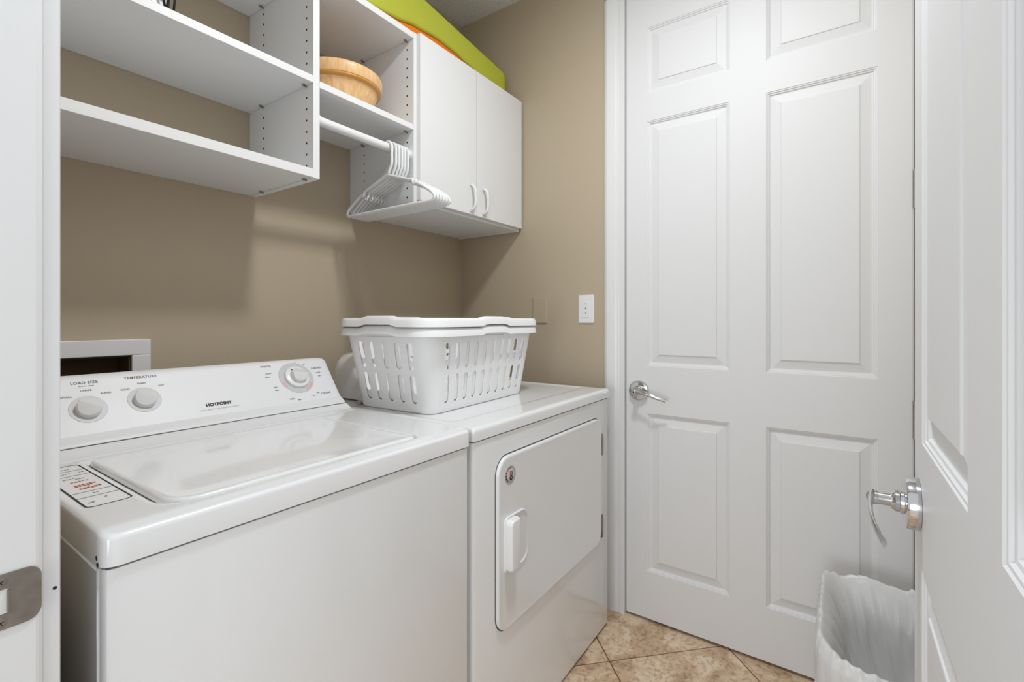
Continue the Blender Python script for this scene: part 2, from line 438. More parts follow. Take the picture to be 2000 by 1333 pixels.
plate(bm, TS, -.024, .0085, -.0128, .0128, .003, .0003, .0001); obj('latch_hole', bm, M['trim'], sp)
bm = bmesh.new(); box(bm, TS @ Vector((.006, -.011, 0)), TS @ Vector((.0085, .011, .0032)), .0006); obj('tongue', bm, M['nickel'], sp)
for zz in (-.0208, .0208):
    bm = bmesh.new(); n3 = Vector((0, -1, 0)); lathe(bm, TS @ Vector((.0015, zz, .0012)), n3, [(0, 0), (.0052, 0), (.0050, .0009), (.003, .0014), (0, .0014)], 20)
    s = obj('screw', fix(bm), M['nickel'], sp)
    bm = bmesh.new()
    for ang in (.5, .5+PI/2):
        a = Vector((math.cos(ang), math.sin(ang), 0))*.0026; cc = TS @ Vector((.0015, zz, .0026))
        tube(bm, [TS @ (Vector((.0015, zz, .0026))-a), TS @ (Vector((.0015, zz, .0026))+a)], .0005, 6)
    obj('screw_slot', bm, M['dark'], s)
bm = bmesh.new(); lathe(bm, (.1440, J1+.0046, .866), (0, -1, 0), [(0, .0003), (.0019, .0003), (.0019, 0), (0, 0)], 12)
obj('nail_hole', fix(bm), M['dark'], bpy.data.objects['trim_6'])

# ------------------------------------------------------------ wall plates
def wall_plate(name, label, y, z, wd, ht, m, white):
    t = thing(name, label, 'wall plate', (WB, y, z))
    T = Fr((WB, y, z), (0, -1, 0), (0, 0, 1)); bm = bmesh.new()
    plate(bm, T, -wd/2, wd/2, -ht/2, ht/2, .003, .006, .0035); obj('cover', bm, m, t)
    if white:
        bm = bmesh.new(); plate(bm, T, -.017, .017, -.034, .034, .001, .0075, .001); obj('insert', bm, M['plastic'], t)
        for k, zz in enumerate((.022, .003, -.016)):
            bm = bmesh.new(); lathe(bm, T @ Vector((0, zz, .0074)), (-1, 0, 0), [(0, .0006), (.003, .0005), (.0032, 0), (0, 0)], 14)
            obj('contact', fix(bm), M['ring'] if k == 0 else M['inkg'], t)
    return t
wall_plate('wall_plate', 'white wall plate with small dark contacts beside the door casing', .870, 1.2075, .070, .118, M['plastic'], True)
wall_plate('blank_plate', 'blank wall plate painted the same tan as the wall', 1.095, 1.2045, .072, .115, M['tan'], False)

# washer hookup box in the back wall
hb = thing('hookup_box', 'white framed recessed hookup box in the wall behind the washer', 'wall box', (.34, WA, 1.0))
bm = bmesh.new(); f = .042
box(bm, (hx0-f, WA-.010, hz1), (hx1+f, WA-.0002, hz1+f), .002); box(bm, (hx1, WA-.010, hz0-.0), (hx1+f, WA-.0002, hz1), .002)
box(bm, (hx0-f, WA-.010, hz0), (hx0, WA-.0002, hz1), .002); box(bm, (hx0-f, WA-.010, hz0-f), (hx1+f, WA-.0002, hz0), .002)
obj('frame', bm, M['trim'], hb)
bm = bmesh.new()
box(bm, (hx0+.001, WA+.085, hz0+.001), (hx1-.001, WA+.09, hz1-.001)); box(bm, (hx0+.001, WA, hz1-.004), (hx1-.001, WA+.09, hz1-.001))
box(bm, (hx0+.001, WA, hz0+.001), (hx1-.001, WA+.09, hz0+.004)); box(bm, (hx0+.001, WA, hz0+.001), (hx0+.004, WA+.09, hz1-.001)); box(bm, (hx1-.004, WA, hz0+.001), (hx1-.001, WA+.09, hz1-.001))
obj('liner', bm, M['brown'], hb)

# ------------------------------------------------------------ closet system
YF = 1.205        # front edges of the shelving
def board(name, a, b, parent, m=None):
    """laminate board with brighter front edge"""
    bm = box(bmesh.new(), a, b, .0006, 1)
    for fc in bm.faces:
        if fc.calc_center_median().y < min(a[1], b[1])+.0012 and abs(fc.normal.y) > .5: fc.material_index = 1
    return obj(name, bm, [M['lam'], M['lamedge']], parent)
def peg_holes(x, sx, z0, z1, parent, rows=(1.237, 1.468)):
    bm = bmesh.new()
    z = z0
    while z < z1:
        for y in rows: lathe(bm, (x+sx*.0002, y, z), (sx, 0, 0), [(0, .0002), (.0032, .0002), (.0032, 0), (0, 0)], 10)
        z += .032
    o = obj('peg_holes', fix(bm), M['dark'], parent); o['kind'] = 'stuff'; return o
def pins(x, sx, z, parent):
    for y in (1.237, 1.468):
        bm = bmesh.new()
        lathe(bm, (x+sx*.010, y, z), (0, 0, -1), [(0, .0045), (.003, .004), (.0048, .0015), (.0052, 0), (0, 0)], 16)
        cyl(bm, (x, y, z-.004), (x+sx*.012, y, z-.004), .0022, 10)
        obj('shelf_pin', fix(bm), M['nickel'], parent)
un = thing('open_shelf_unit', 'white laminate open shelving unit on the wall above the washer', 'shelving', (.15, WA, 1.559))
XL = .150
board('side_panel', (.771, YF, 1.5585), (.791, WA-.001, 2.154), un)
board('side_panel', (XL, YF, 1.5585), (XL+.019, WA-.001, 2.154), un)
board('shelf', (XL+.0195, YF+.0005, 1.560), (.7705, WA-.001, 1.584), un)
board('shelf', (XL+.0195, YF+.0005, 1.824), (.7705, WA-.001, 1.844), un)
board('shelf', (XL+.0195, YF+.0005, 2.132), (.7705, WA-.001, 2.153), un)
peg_holes(.771, -1, 1.597, 1.81, un); peg_holes(.771, -1, 1.854, 2.12, un)
pins(.771, -1, 1.824, un); pins(.771, -1, 2.132, un); pins(.771, -1, 1.560, un)

br = thing('bridge_shelf_unit', 'white shelf and top board joining the open unit to the closed cabinet', 'shelving', (.97, WA, 1.817))
board('shelf', (.7915, YF+.0005, 1.817), (1.1485, WA-.001, 1.836), br)
board('top_board', (.7915, YF+.0005, 2.132), (1.1485, WA-.001, 2.153), br)

cb = thing('wall_cabinet', 'white two-door wall cabinet in the corner above the dryer', 'cabinet', (1.47, WA, 1.564))
CX0, CX1 = 1.149, 1.800
board('side_panel', (CX0, YF, 1.564), (CX0+.018, WA-.001, 2.154), cb)
board('side_panel', (CX1-.018, YF, 1.564), (CX1, WA-.001, 2.154), cb)
board('bottom_board', (CX0+.0185, YF+.001, 1.566), (CX1-.0185, WA-.001, 1.585), cb)
board('top_board', (CX0+.0185, YF+.001, 2.134), (CX1-.0185, WA-.001, 2.154), cb)
board('shelf', (CX0+.0185, YF+.03, 1.84), (CX1-.0185, WA-.001, 1.858), cb)
peg_holes(CX0, -1, 1.588, 1.81, cb); peg_holes(CX0, -1, 1.846, 2.12, cb)
pins(CX0, -1, 1.817, cb); pins(CX0, -1, 2.132, cb)
XM = 1.471
for a, b, hx in ((CX0+.013, XM-.0018, XM-.038), (XM+.0018, CX1-.006, XM+.040)):
    dr = obj('door', B((a, YF-.0185, 1.576), (b, YF-.0008, 2.152), .0012, 2), M['lamedge'], cb)
    bm = bmesh.new(); pts = []
    for k in range(25):
        t = k/24; z = 1.588+.104*t
        off = .024*(1-abs(2*t-1)**5)
        pts.append((hx+.0015, YF-.0186-off, z))
    tube(bm, pts, [.0062-.0016*math.sin(PI*k/24) for k in range(25)], 12, flat=1.0)
    h = obj('pull_handle', fix(bm), M['plastic'], dr, smooth=True)

rod = thing('closet_rod', 'white hanging rod under the middle shelf', 'rod', (.97, 1.235, 1.735))
RY, RZ = 1.232, 1.735
bm = cyl(bmesh.new(), (.7925, RY, RZ), (1.1475, RY, RZ), .0135, 28); autosmooth(obj('bar', fix(bm), M['plastic'], rod))
for x, s in ((.7915, 1), (1.1485, -1)):
    bm = bmesh.new(); lathe(bm, (x, RY, RZ), (s, 0, 0), [(0, 0), (.021, 0), (.021, .003), (.0165, .004), (.0165, .012), (.0140, .012), (.014, .004), (0, .004)], 28)
    autosmooth(obj('rod_socket', fix(bm), M['plastic'], rod))

# hangers
def hanger_mesh():
    bm = bmesh.new(); r = .0050
    hk = []
    R = .0205
    # hook: local y along the shoulders, z up; z=0 at the rod centre
    for k in range(17):
        a = math.radians(200-200*k/16) if False else math.radians(190-190*k/16)
        hk.append((0, -R*math.cos(a), -.003+R*math.sin(a)+.0))
    hk = [(0, y, z) for _, y, z in hk]
    # curve ends on the -y (room) side, runs down the stem then in to the apex
    hk += [(0, -R, -.02), (0, -R, -.050), (0, -R+.002, -.062), (0, -R+.010, -.074), (0, -.006, -.083), (0, 0, -.092)]
    tube(bm, hk, r, 10)
    # body loop
    W = .215; zt = -.092; zb = -.205
    def side(s):
        p = []
        for t in (0, .12, .25, .38, .5):
            p.append((0, s*W*t, zt-(.055)*t*1.25))
        # strap notch
        p += [(0, s*W*.545, zt-.0345), (0, s*W*.565, zt-.047), (0, s*W*.60, zt-.052), (0, s*W*.64, zt-.049)]
        p += [(0, s*W*.72, zt-.057), (0, s*W*.84, zt-.072), (0, s*W*.93, zt-.084), (0, s*W*.985, zt-.095), (0, s*W, zt-.104), (0, s*W*.985, zb+.003), (0, s*W*.95, zb), (0, s*W*.9, zb-.001)]
        return p
    L = side(1); Rr = side(-1)
    loop = L+[(0, W*.5*k, zb-.001) for k in (1.2, .6, 0, -.6, -1.2)]+Rr[::-1][:-1]
    tube(bm, loop, [r]*len(L)+[.0064]*5+[r]*(len(Rr)-1), 10, closed=True)
    # inner straight upper rail
    for s in (1, -1):
        tube(bm, [(0, s*.02, zt-.004), (0, s*W*.5, zt-.040+.006), (0, s*W*.9, zt-.078)], .0030, 8)
    # small strap hook
    tube(bm, [(0, .10, zt-.055), (0, .104, zt-.066), (0, .111, zt-.068), (0, .116, zt-.060)], .0022, 8)
    bmesh.ops.recalc_face_normals(bm, faces=bm.faces)
    return bm
hm = None
hs = [(1.058, -0.4, 'white plastic hanger hanging first and apart from the others on the rod'),
      (1.0760, -1.6, 'second white plastic hanger from the open end of the rod'),
      (1.0900, -1.6, 'third white plastic hanger from the open end of the rod'), (1.1030, -1.6, 'fourth white plastic hanger from the open end of the rod'), (1.1160, -1.6, 'white plastic hanger second from the cabinet side'), (1.1290, -1.6, 'white plastic hanger pushed up closest to the cabinet side')]
for k, (x, a, lab) in enumerate(hs):
    if hm is None:
        o = obj('clothes_hanger', hanger_mesh(), M['plastic'], local=True, smooth=True); hm = o
    else:
        o = hm.copy(); C.objects.link(o)
    o.location = (x, RY, RZ); o.rotation_euler = (0, 0, math.radians(a))
    tag(o, lab or 'white plastic hanger in the tight bunch at the middle of the row', 'hanger', 'white hangers on the closet rod')

# ------------------------------------------------------------ things on the shelves
bw = thing('mixing_bowl', 'tan wood-look bowl with amber band on the middle shelf', 'bowl', (.965, 1.36, 1.8362))
bm = bmesh.new()
lathe(bm, (.965, 1.36, 1.8362), (0, 0, 1), [(0, 0), (.080, 0), (.086, .003), (.100, .025), (.114, .055), (.122, .078), (.125, .079), (.118, .078), (.096, .02), (.08, .008), (0, .008)], 64)
obj('body', fix(bm), M['bowl'], bw, smooth=True)
bm = bmesh.new()
lathe(bm, (.965, 1.36, 1.8362), (0, 0, 1), [(.119, .076), (.124, .076), (.131, .079), (.1335, .083), (.132, .0865), (.119, .0865)], 64)
obj('band', fix(bm), M['bowlband'], bw, smooth=True)
bm = bmesh.new()
lathe(bm, (.965, 1.36, 1.8362), (0, 0, 1), [(.121, .086), (.1325, .0865), (.1342, .089), (.1368, .112), (.1362, .1195), (.1335, .1235), (.129, .1245), (.126, .124), (.122, .116), (.119, .09)], 64)
obj('rim', fix(bm), M['bowl'], bw, smooth=True)

def soft_box(x0, x1, y0, y1, top, bot, r, nx=40):
    """long padded box whose top and bottom follow functions of x, rounded ends"""
    bm = bmesh.new(); rings = []
    for k in range(nx+1):
        x = x0+(x1-x0)*k/nx
        e = min(x-x0, x1-x); q = 1-min(1, e/r); ins = r*(1-math.sqrt(max(0, 1-q*q)))*.8
        zt, zb = top(x)-ins*.7, bot(x)+ins*.15
        rr = min(.012, (zt-zb)*.3)
        rings.append([(x, y, z) for y, z in rrect(y0+ins*.3, y1-ins*.3, zb, zt, rr, 4)])
    return fix(loft(bm, rings))
def gtop(x): return 2.268+(1.74-x)*.112 if x > 1.05 else 2.268+.69*.112
def gbot(x):
    pts = [(.70, 2.158), (.95, 2.165), (1.10, 2.186), (1.18, 2.204), (1.30, 2.2150), (1.40, 2.2090), (1.47, 2.1965), (1.60, 2.172), (1.74, 2.1555)]
    for (a, za), (b, zb) in zip(pts, pts[1:]):
        if a <= x <= b+1e-6: return za+(zb-za)*smoothstep(0, 1, (x-a)/(b-a))*.5+(zb-za)*.5*(x-a)/(b-a)
    return 2.156
o = obj('foam_mat', soft_box(.72, 1.742, 1.232, 1.50, gtop, gbot, .018), M['green'], origin=(1.25, 1.36, 2.16), smooth=True)
tag(o, 'long lime green padded mat lying on top of the wall cabinet', 'mat')
o = obj('cushion', soft_box(1.0, 1.56, 1.236, 1.49, lambda x: gbot(x)-.0012, lambda x: 2.1545, .01), M['orange'], origin=(1.28, 1.36, 2.1545), smooth=True)
tag(o, 'thin orange cushion squeezed under the lime green mat', 'cushion')

wb = thing('wire_basket', 'black wire basket with scrolled wires on the upper left shelf', 'basket', (.385, 1.28, 1.844))
bm = bmesh.new()
zb = 1.8465
bx0, bx1, by0, by1 = .318, .447, 1.222, 1.34
tube(bm, [(x, y, zb+.002) for x, y in rrect(bx0, bx1, by0, by1, .02, 5)], .0022, 8, closed=True)
obj('base_ring', fix(bm), M['black'], wb, smooth=True); bm = bmesh.new()
tube(bm, [(x, y, zb+.11) for x, y in rrect(bx0-.01, bx1+.01, by0-.01, by1+.01, .02, 5)], .0026, 8, closed=True)
obj('rim', fix(bm), M['black'], wb, smooth=True)
bm = bmesh.new()
for k in range(4):
    xa = bx0+.018+k*.03
    for y in (by0, by1):
        tube(bm, [(xa, y, zb), (xa-.012, y-.002 if y == by0 else y+.002, zb+.05), (xa-.018, y, zb+.108)], .0024, 8)
        tube(bm, [(xa, y, zb), (xa+.010, y, zb+.05), (xa+.014, y, zb+.108)], .0024, 8)
for k in range(3):
    ya = by0+.02+k*.035
    for x in (bx0, bx1): tube(bm, [(x, ya, zb), (x+(.008 if x > .4 else -.008), ya, zb+.108)], .0024, 8)
for k in range(5): tube(bm, [(bx0, by0+.012+k*.022, zb), (bx1, by0+.012+k*.022, zb)], .002, 6)
obj('wires', fix(bm), M['black'], wb, smooth=True)['kind'] = 'stuff'
bm = bmesh.new()
for k in range(4): box(bm, (.327, 1.232, 1.8500+k*.021), (.436, 1.33, 1.8500+k*.021+.020), .007, 3)
o = obj('folded_cloth', bm, M['plastic'], origin=(.38, 1.28, 1.85), smooth=True)
tag(o, 'white folded cloths inside the black wire basket', 'cloth')

# ------------------------------------------------------------ washing machine
wm = thing('washing_machine', 'white top-loading washing machine with dials on its raised console', 'washing machine', (.531, 1.06, 0))
wx0, wx1, wy0, wy1 = .1905, .8720, .728, 1.400
bm = bmesh.new()
rings = []
for z in (.035, .8585): rings.append([(x, y, z) for x, y in rrect(wx0+.001, wx1-.001, wy0+.022, wy1, .004, 3)])
loft(bm, rings); obj('body', fix(bm), M['enamel'], wm)
bm = bmesh.new()       # wrap-round front panel, with a seam against the body
fp = [(wx0, wy0+.020), (wx0, wy0+.010), (wx0+.003, wy0+.003), (wx0+.010, wy0), (wx1-.010, wy0), (wx1-.003, wy0+.003), (wx1, wy0+.010), (wx1, wy0+.020)]
loft(bm, [[(x, y, z) for x, y in fp] for z in (.025, .8585)])
autosmooth(obj('front_panel', fix(bm), M['enamel'], wm), 35)
obj('base', B((wx0+.02, wy0+.04, .012), (wx1-.02, wy1-.02, .05)), M['shadowgap'], wm)
obj('seam_shade', B((wx0+.004, wy0+.004, .857), (wx1-.004, wy1-.004, .864)), M['shadowgap'], wm)  # dark slab standing in for shade in the seam below the deck
for x in (wx0+.05, wx1-.05):
    for y in (wy0+.07, wy1-.06): obj('foot', fix(cyl(bmesh.new(), (x, y, 0), (x, y, .03), .018, 16)), M['shadowgap'], wm)

def sd_rr(x, y, x0, x1, y0, y1, rs):
    """signed distance to a rounded rectangle (negative inside); rs = per-corner radii (x1y1, x0y1, x0y0, x1y0)"""
    cx, cy = (x0+x1)/2, (y0+y1)/2
    r = rs[0] if x > cx and y > cy else rs[1] if y > cy else rs[2] if x < cx else rs[3]
    qx = abs(x-cx)-(x1-x0)/2+r; qy = abs(y-cy)-(y1-y0)/2+r
    return min(max(qx, qy), 0)+math.hypot(max(qx, 0), max(qy, 0))-r
def height_slab(x0, x1, y0, y1, zb, fn, step, extra_x=(), extra_y=()):
    def ax(a, b, ex):
        n = max(2, int(round((b-a)/step))); v = [a+(b-a)*k/n for k in range(n+1)]
        for e in (.0008, .002, .004, .0065): v += [a+e, b-e]
        return sorted(set(round(q, 5) for q in v+list(ex)))
    X = ax(x0, x1, extra_x); Y = ax(y0, y1, extra_y); bm = bmesh.new()
    G = [[bm.verts.new((x, y, fn(x, y))) for y in Y] for x in X]
    for i in range(len(X)-1):
        for j in range(len(Y)-1): bm.faces.new((G[i][j], G[i+1][j], G[i+1][j+1], G[i][j+1]))
    edge = [G[i][0] for i in range(len(X))]+[G[-1][j] for j in range(1, len(Y))]+[G[i][-1] for i in range(len(X)-2, -1, -1)]+[G[0][j] for j in range(len(Y)-2, 0, -1)]
    bot = [bm.verts.new((v.co.x, v.co.y, zb)) for v in edge]
    for k in range(len(edge)):
        k2 = (k+1) % len(edge); bm.faces.new((edge[k], edge[k2], bot[k2], bot[k]))
    bm.faces.new(bot)
    return fix(bm)
WELL = (.262, .746, .762, 1.136); WR_ = (.012, .016, .050, .016)
def wtop(x, y):
    z = .9045+.016*smoothstep(1.163, 1.205, y)
    z += .0016*smoothstep(1.146, 1.158, y)
    z -= .0035*(1-smoothstep(.728, .752, y))
    sd = sd_rr(x, y, .1875, .8745, .7235, 1.402, (.006, .006, .020, .012))
    r = .0075; q = 1-min(1, max(0, -sd)/r); z -= r*(1-math.sqrt(max(0, 1-q*q)))
    d = sd_rr(x, y, *WELL, WR_)
    z -= .011*(1-smoothstep(-.010, .000, d))
    # shallow finger scoop before the lid
    return z
def rnd(bm):
    """pull the outline corners round"""
    for v in bm.verts:
        x, y = v.co.x, v.co.y
        rr = .020 if x < .5 and y < 1 else .012
        for cx, sx in ((.1875, 1), (.8745, -1)):
            for cy, sy in ((.7235, 1), (1.402, -1)):
                ax_, ay = (x-cx)*sx, (y-cy)*sy
                if ax_ < rr and ay < rr:
                    dx, dy = rr-ax_, rr-ay; L = math.hypot(dx, dy)
                    if L > 1e-6:
                        m = max(dx, dy); s = m/L
                        v.co.x = cx+sx*(rr-dx*s); v.co.y = cy+sy*(rr-dy*s)
                        if v.co.z > .87: v.co.z = wtop(v.co.x, v.co.y)
    return bm
autosmooth(obj('top_deck', rnd(height_slab(.1875, .8745, .7235, 1.402, .8625, wtop, .0045, extra_y=())), M['enamel2'], wm), 60)
LID = (.2735, .7405, .768, 1.131); LR = (.010, .012, .045, .012)
bm = bmesh.new()
def lid_ring(ins, z): return [(x, y, z+.0022*math.sin(PI*(x-LID[0])/(LID[1]-LID[0]))*math.sin(PI*(y-LID[2])/(LID[3]-LID[2]))) for x, y in rrect(LID[0]+ins, LID[1]-ins, LID[2]+ins, LID[3]-ins, [max(r-ins, .001) for r in LR], 10)]
zl = .9062
R_ = [lid_ring(0, .8965), lid_ring(0, zl-.005), lid_ring(.0010, zl-.0022), lid_ring(.0026, zl-.0006), lid_ring(.005, zl), lid_ring(.012, zl), lid_ring(.015, zl-.0006), lid_ring(.05, zl), lid_ring(.10, zl+.0004), lid_ring(.16, zl+.0006)]
loft(bm, R_)
autosmooth(obj('lid', fix(bm), M['enamel2'], wm), 50)
for x in (.735,):
    bm = bmesh.new(); lathe(bm, (x+.003, .772, .906), (0, 0, 1), [(0, .003), (.003, .0026), (.004, 0), (0, 0)], 14); obj('lid_bumper', fix(bm), M['ring'], wm)
bm = bmesh.new()
for k, yy in enumerate((1.082, 1.096, 1.108, 1.118)): lathe(bm, (.2665, yy, .8958), (0, 0, 1), [(0, .004), (.0026, .0036), (.003, 0), (0, 0)], 12)
obj('lid_switch', fix(bm), M['dark'], wm)
# seam dots at the front left corner
bm = bmesh.new()
for zz, yy in ((.872, .745), (.8645, .742)): lathe(bm, (.1874, yy, zz), (-1, 0, 0), [(0, .0003), (.003, .0003), (.003, 0), (0, 0)], 12)
obj('slot', fix(bm), M['dark'], wm)

obj('console_seam_shade', B((.1915, 1.1925, .905), (.8705, 1.1975, .9200)), M['shadowgap'], wm)  # dark strip put in as the shade along the console's foot
bm = bmesh.new(); cyl(bm, (wx0+.0005, wy0+.0215, .03), (wx0+.0005, wy0+.0215, .857), .0026, 10); obj('panel_bead', bm, M['enamel'], wm, smooth=True)
bm = bmesh.new(); cyl(bm, (wx0+.0005, wy0+.024, .8555), (wx0+.0005, wy1, .8555), .003, 10); obj('top_bead', bm, M['enamel'], wm, smooth=True)
# console
def con(x, t, off=0):
    k = .1484
    return Vector((x, 1.21+.09*t-.118/k*off, .925+.118*t+.09/k*off))
cprof = [(1.1985, .905), (1.1985, .9205), (1.2005, .9235), (1.2035, .9245), (1.2060, .931), (1.2190, .9368), (1.2225, .9414)]
for t in (.25, .4, .6, .8, .92): p = con(0, t); cprof.append((p.y, p.z))
cprof += [(1.2965, 1.0395), (1.301, 1.0435), (1.308, 1.0462), (1.318, 1.0468), (1.350, 1.044), (1.364, 1.036), (1.372, 1.015), (1.378, .90)]
bm = bmesh.new(); rings = []
cx0, cx1 = .1905, .8715
cym, czm = 1.30, .93
for x, s in ((cx0, .90), (cx0+.002, .95), (cx0+.006, .978), (cx0+.012, .992), (cx0+.02, 1), (cx1-.022, 1), (cx1-.013, .994), (cx1-.007, .980), (cx1-.002, .955), (cx1, .92)):
    rings.append([(x, y+(cym-y)*(1-s)*(1 if z > .93 else 0.4), z+(czm-z)*(1-s)) for y, z in cprof])
loft(bm, rings)
cons = autosmooth(obj('console', fix(bm), M['consolew'], wm), 28)
TX = Fr((0, 0, 0), (1, 0, 0), (0, .09, .118))
def CT(x, t, off=.0006):
    m = TX.copy(); m.translation = con(x, t, off); return m
nrm = (0, -.118, .09)
def dial(x, t, R, label):
    bm = bmesh.new(); lathe(bm, con(x, t, .0001), nrm, [(0, .0007), (R-.0004, .0007), (R, .0003), (R, 0), (0, 0)], 48)
    obj('dial_ring', fix(bm), M['ring'], wm)
    r = .021 if R < .04 else .0225
    kb = bmesh.new()
    if R > .04:
        lathe(kb, con(x, t, .0006), nrm, [(0, 0), (.0345, 0), (.0350, .002), (.0335, .007), (.0270, .0095), (.024, .010), (0, .010)], 48)
        sk = autosmooth(obj('dial_skirt', fix(kb), M['knobl'], wm), 40); base = .0100
    else: base = .0008
    # round grip with a straight ridge: the upper half falls to the rim, the lower half stays high
    kb = bmesh.new(); n = 48; T = CT(x, t, base); H = .0200
    ang = math.radians(-30 if R < .04 else -12)
    def top_h(v): return H-(H-.0035)*min(1, v/r) if v >= 0 else H-(H-.0095)*min(1, -v/r)
    rings = []
    for fh, q, dz in ((0, 1.0, 0), (.5, .985, 0), (1, .97, -.0010), (1, .955, -.0002), (1, .92, 0)):
        ring = []
        for k in range(n):
            a = ang+2*PI*k/n; v = r*q*math.sin(2*PI*k/n)
            ring.append(T @ Vector((r*q*math.cos(a), r*q*math.sin(a), fh*top_h(v)+dz)))
        rings.append(ring)
    loft(kb, rings, cap1=False)
    kb.verts.ensure_lookup_table(); vs_ = [kb.verts[-n+k] for k in range(n)]
    kb.faces.new(vs_[:n//2+1]); kb.faces.new(vs_[n//2:]+[vs_[0]])
    kn = autosmooth(obj('knob', fix(kb), M['knob'], wm), 30)
    return kn
dial(.303, .480, .0310, 'load'); dial(.399, .530, .0310, 'temp'); dial(.758, .625, .0500, 'cycle')
def mark(x, t, l, ang, m, wdt=.0012, name='printed_mark', h=.0002):
    b2 = bmesh.new(); T = CT(x, t, .0004) @ Matrix.Rotation(ang, 4, 'Z')
    for sx in (-1, 1):
        pass
    vs2 = [T @ Vector(p) for p in ((-l/2, -wdt/2, 0), (l/2, -wdt/2, 0), (l/2, wdt/2, 0), (-l/2, wdt/2, 0), (-l/2, -wdt/2, h), (l/2, -wdt/2, h), (l/2, wdt/2, h), (-l/2, wdt/2, h))]
    V = [b2.verts.new(p) for p in vs2]
    for f_ in ((0, 3, 2, 1), (4, 5, 6, 7), (0, 1, 5, 4), (1, 2, 6, 5), (2, 3, 7, 6), (3, 0, 4, 7)): b2.faces.new([V[q] for q in f_])
    return b2
for s, x, t, sz, bold, mm, sp_ in (('HOTPOINT', .541, .290, .0112, .00050, 'ink', 1.0), ('LOAD SIZE', .305, .905, .0082, .00012, 'inkg', 1.12), ('TEMPERATURE', .402, .922, .0084, .0001, 'inkg', 1.12),
                    ('WHITES', .684, .925, .0074, .0001, 'inkg', 1.1), ('CASUALS', .828, .800, .0074, .0001, 'inkg', 1.0), ('COLORS', .826, .215, .0072, .0001, 'inkg', 1.1),
                    ('SMALL', .273, .695, .0058, 0, 'inkg', 1.1), ('LARGE', .305, .778, .0056, 0, 'inkg', 1.1), ('SUPER', .336, .708, .0058, 0, 'inkg', 1.1),
                    ('COLD', .369, .730, .0056, 0, 'inkg', 1.1), ('WARM', .401, .812, .0050, 0, 'inkg', 1.1), ('HOT', .436, .745, .0050, 0, 'inkg', 1.1),
                    ('heavy duty large capacity washer', .541, .212, .0056, 0, 'ring', 1.15), ('turn to select', .307, .852, .0040, 0, 'inkg', 1.1),
                    ('normal', .684, .770, .0055, 0, 'inkg', 1), ('heavy', .679, .700, .0055, 0, 'inkg', 1), ('light', .690, .470, .0052, 0, 'inkg', 1), ('rinse', .690, .405, .0052, 0, 'inkg', 1),
                    ('regular', .722, .190, .0052, 0, 'inkg', 1), ('light', .742, .150, .0052, 0, 'inkg', 1), ('off', .770, .965, .0046, 0, 'inkg', 1), ('spin', .796, .915, .0046, 0, 'inkg', 1),
                    ('normal', .829, .695, .0050, 0, 'inkg', 1), ('light', .829, .615, .0050, 0, 'inkg', 1), ('soak', .803, .245, .0048, 0, 'inkg', 1), ('spin', .787, .195, .0048, 0, 'inkg', 1)):
    obj('lettering', text_bm(s, sz, CT(x, t, .0005 if t > .2 else .0009), bold, .0002, sp_), M[mm], wm)
bm = bmesh.new(); cxk, ctk = .758, .625
for k, a in enumerate((100, 83, 60, 42, 20, 5, -60, -75, -95, -108, 160, 172, 200, 212)):
    a = math.radians(a); merge(bm, mark(cxk+.0485*math.cos(a), ctk+.0485*math.sin(a)/.1484, .0035, a, None, .0012))
obj('tick_marks', bm, M['inkg'], wm)['kind'] = 'stuff'
for (a0, a1) in ((-66, -30), (196, 216)):
    b2 = bmesh.new()
    N = 10; T = CT(cxk, ctk, .0010)
    for k in range(N):
        aa, ab = math.radians(a0+(a1-a0)*k/N), math.radians(a0+(a1-a0)*(k+1)/N)
        V = [b2.verts.new(T @ Vector((r_*math.cos(q), r_*math.sin(q), 0))) for r_, q in ((.040, aa), (.046, aa), (.046, ab), (.040, ab))]
        b2.faces.new(V)
    ret = bmesh.ops.extrude_face_region(b2, geom=list(b2.faces)); nv = Vector(nrm).normalized()*.0002
    bmesh.ops.translate(b2, verts=[v for v in ret['geom'] if isinstance(v, bmesh.types.BMVert)], vec=nv)
    obj('cycle_band', fix(b2), M['inkp'], wm)
for x, t, off in ((.2905, .550, .0), (.3865, .600, .0)):
    b2 = mark(x, t, .009, math.radians(-28), None, .0018, h=.0006)
    bmesh.ops.translate(b2, verts=b2.verts, vec=Vector(nrm).normalized()*.0165); obj('pointer', b2, M['ink'], wm)
b2 = bmesh.new(); T = CT(.7465, .775, .0100)
V = [b2.verts.new(T @ Vector(p)) for p in ((-.0025, -.003, 0), (.0035, -.002, 0), (-.0022, .0035, 0), (-.0025, -.003, .0006), (.0035, -.002, .0006), (-.0022, .0035, .0006))]
for f_ in ((0, 2, 1), (3, 4, 5), (0, 1, 4, 3), (1, 2, 5, 4), (2, 0, 3, 5)): b2.faces.new([V[q] for q in f_])
obj('pointer', fix(b2), M['ink'], wm)

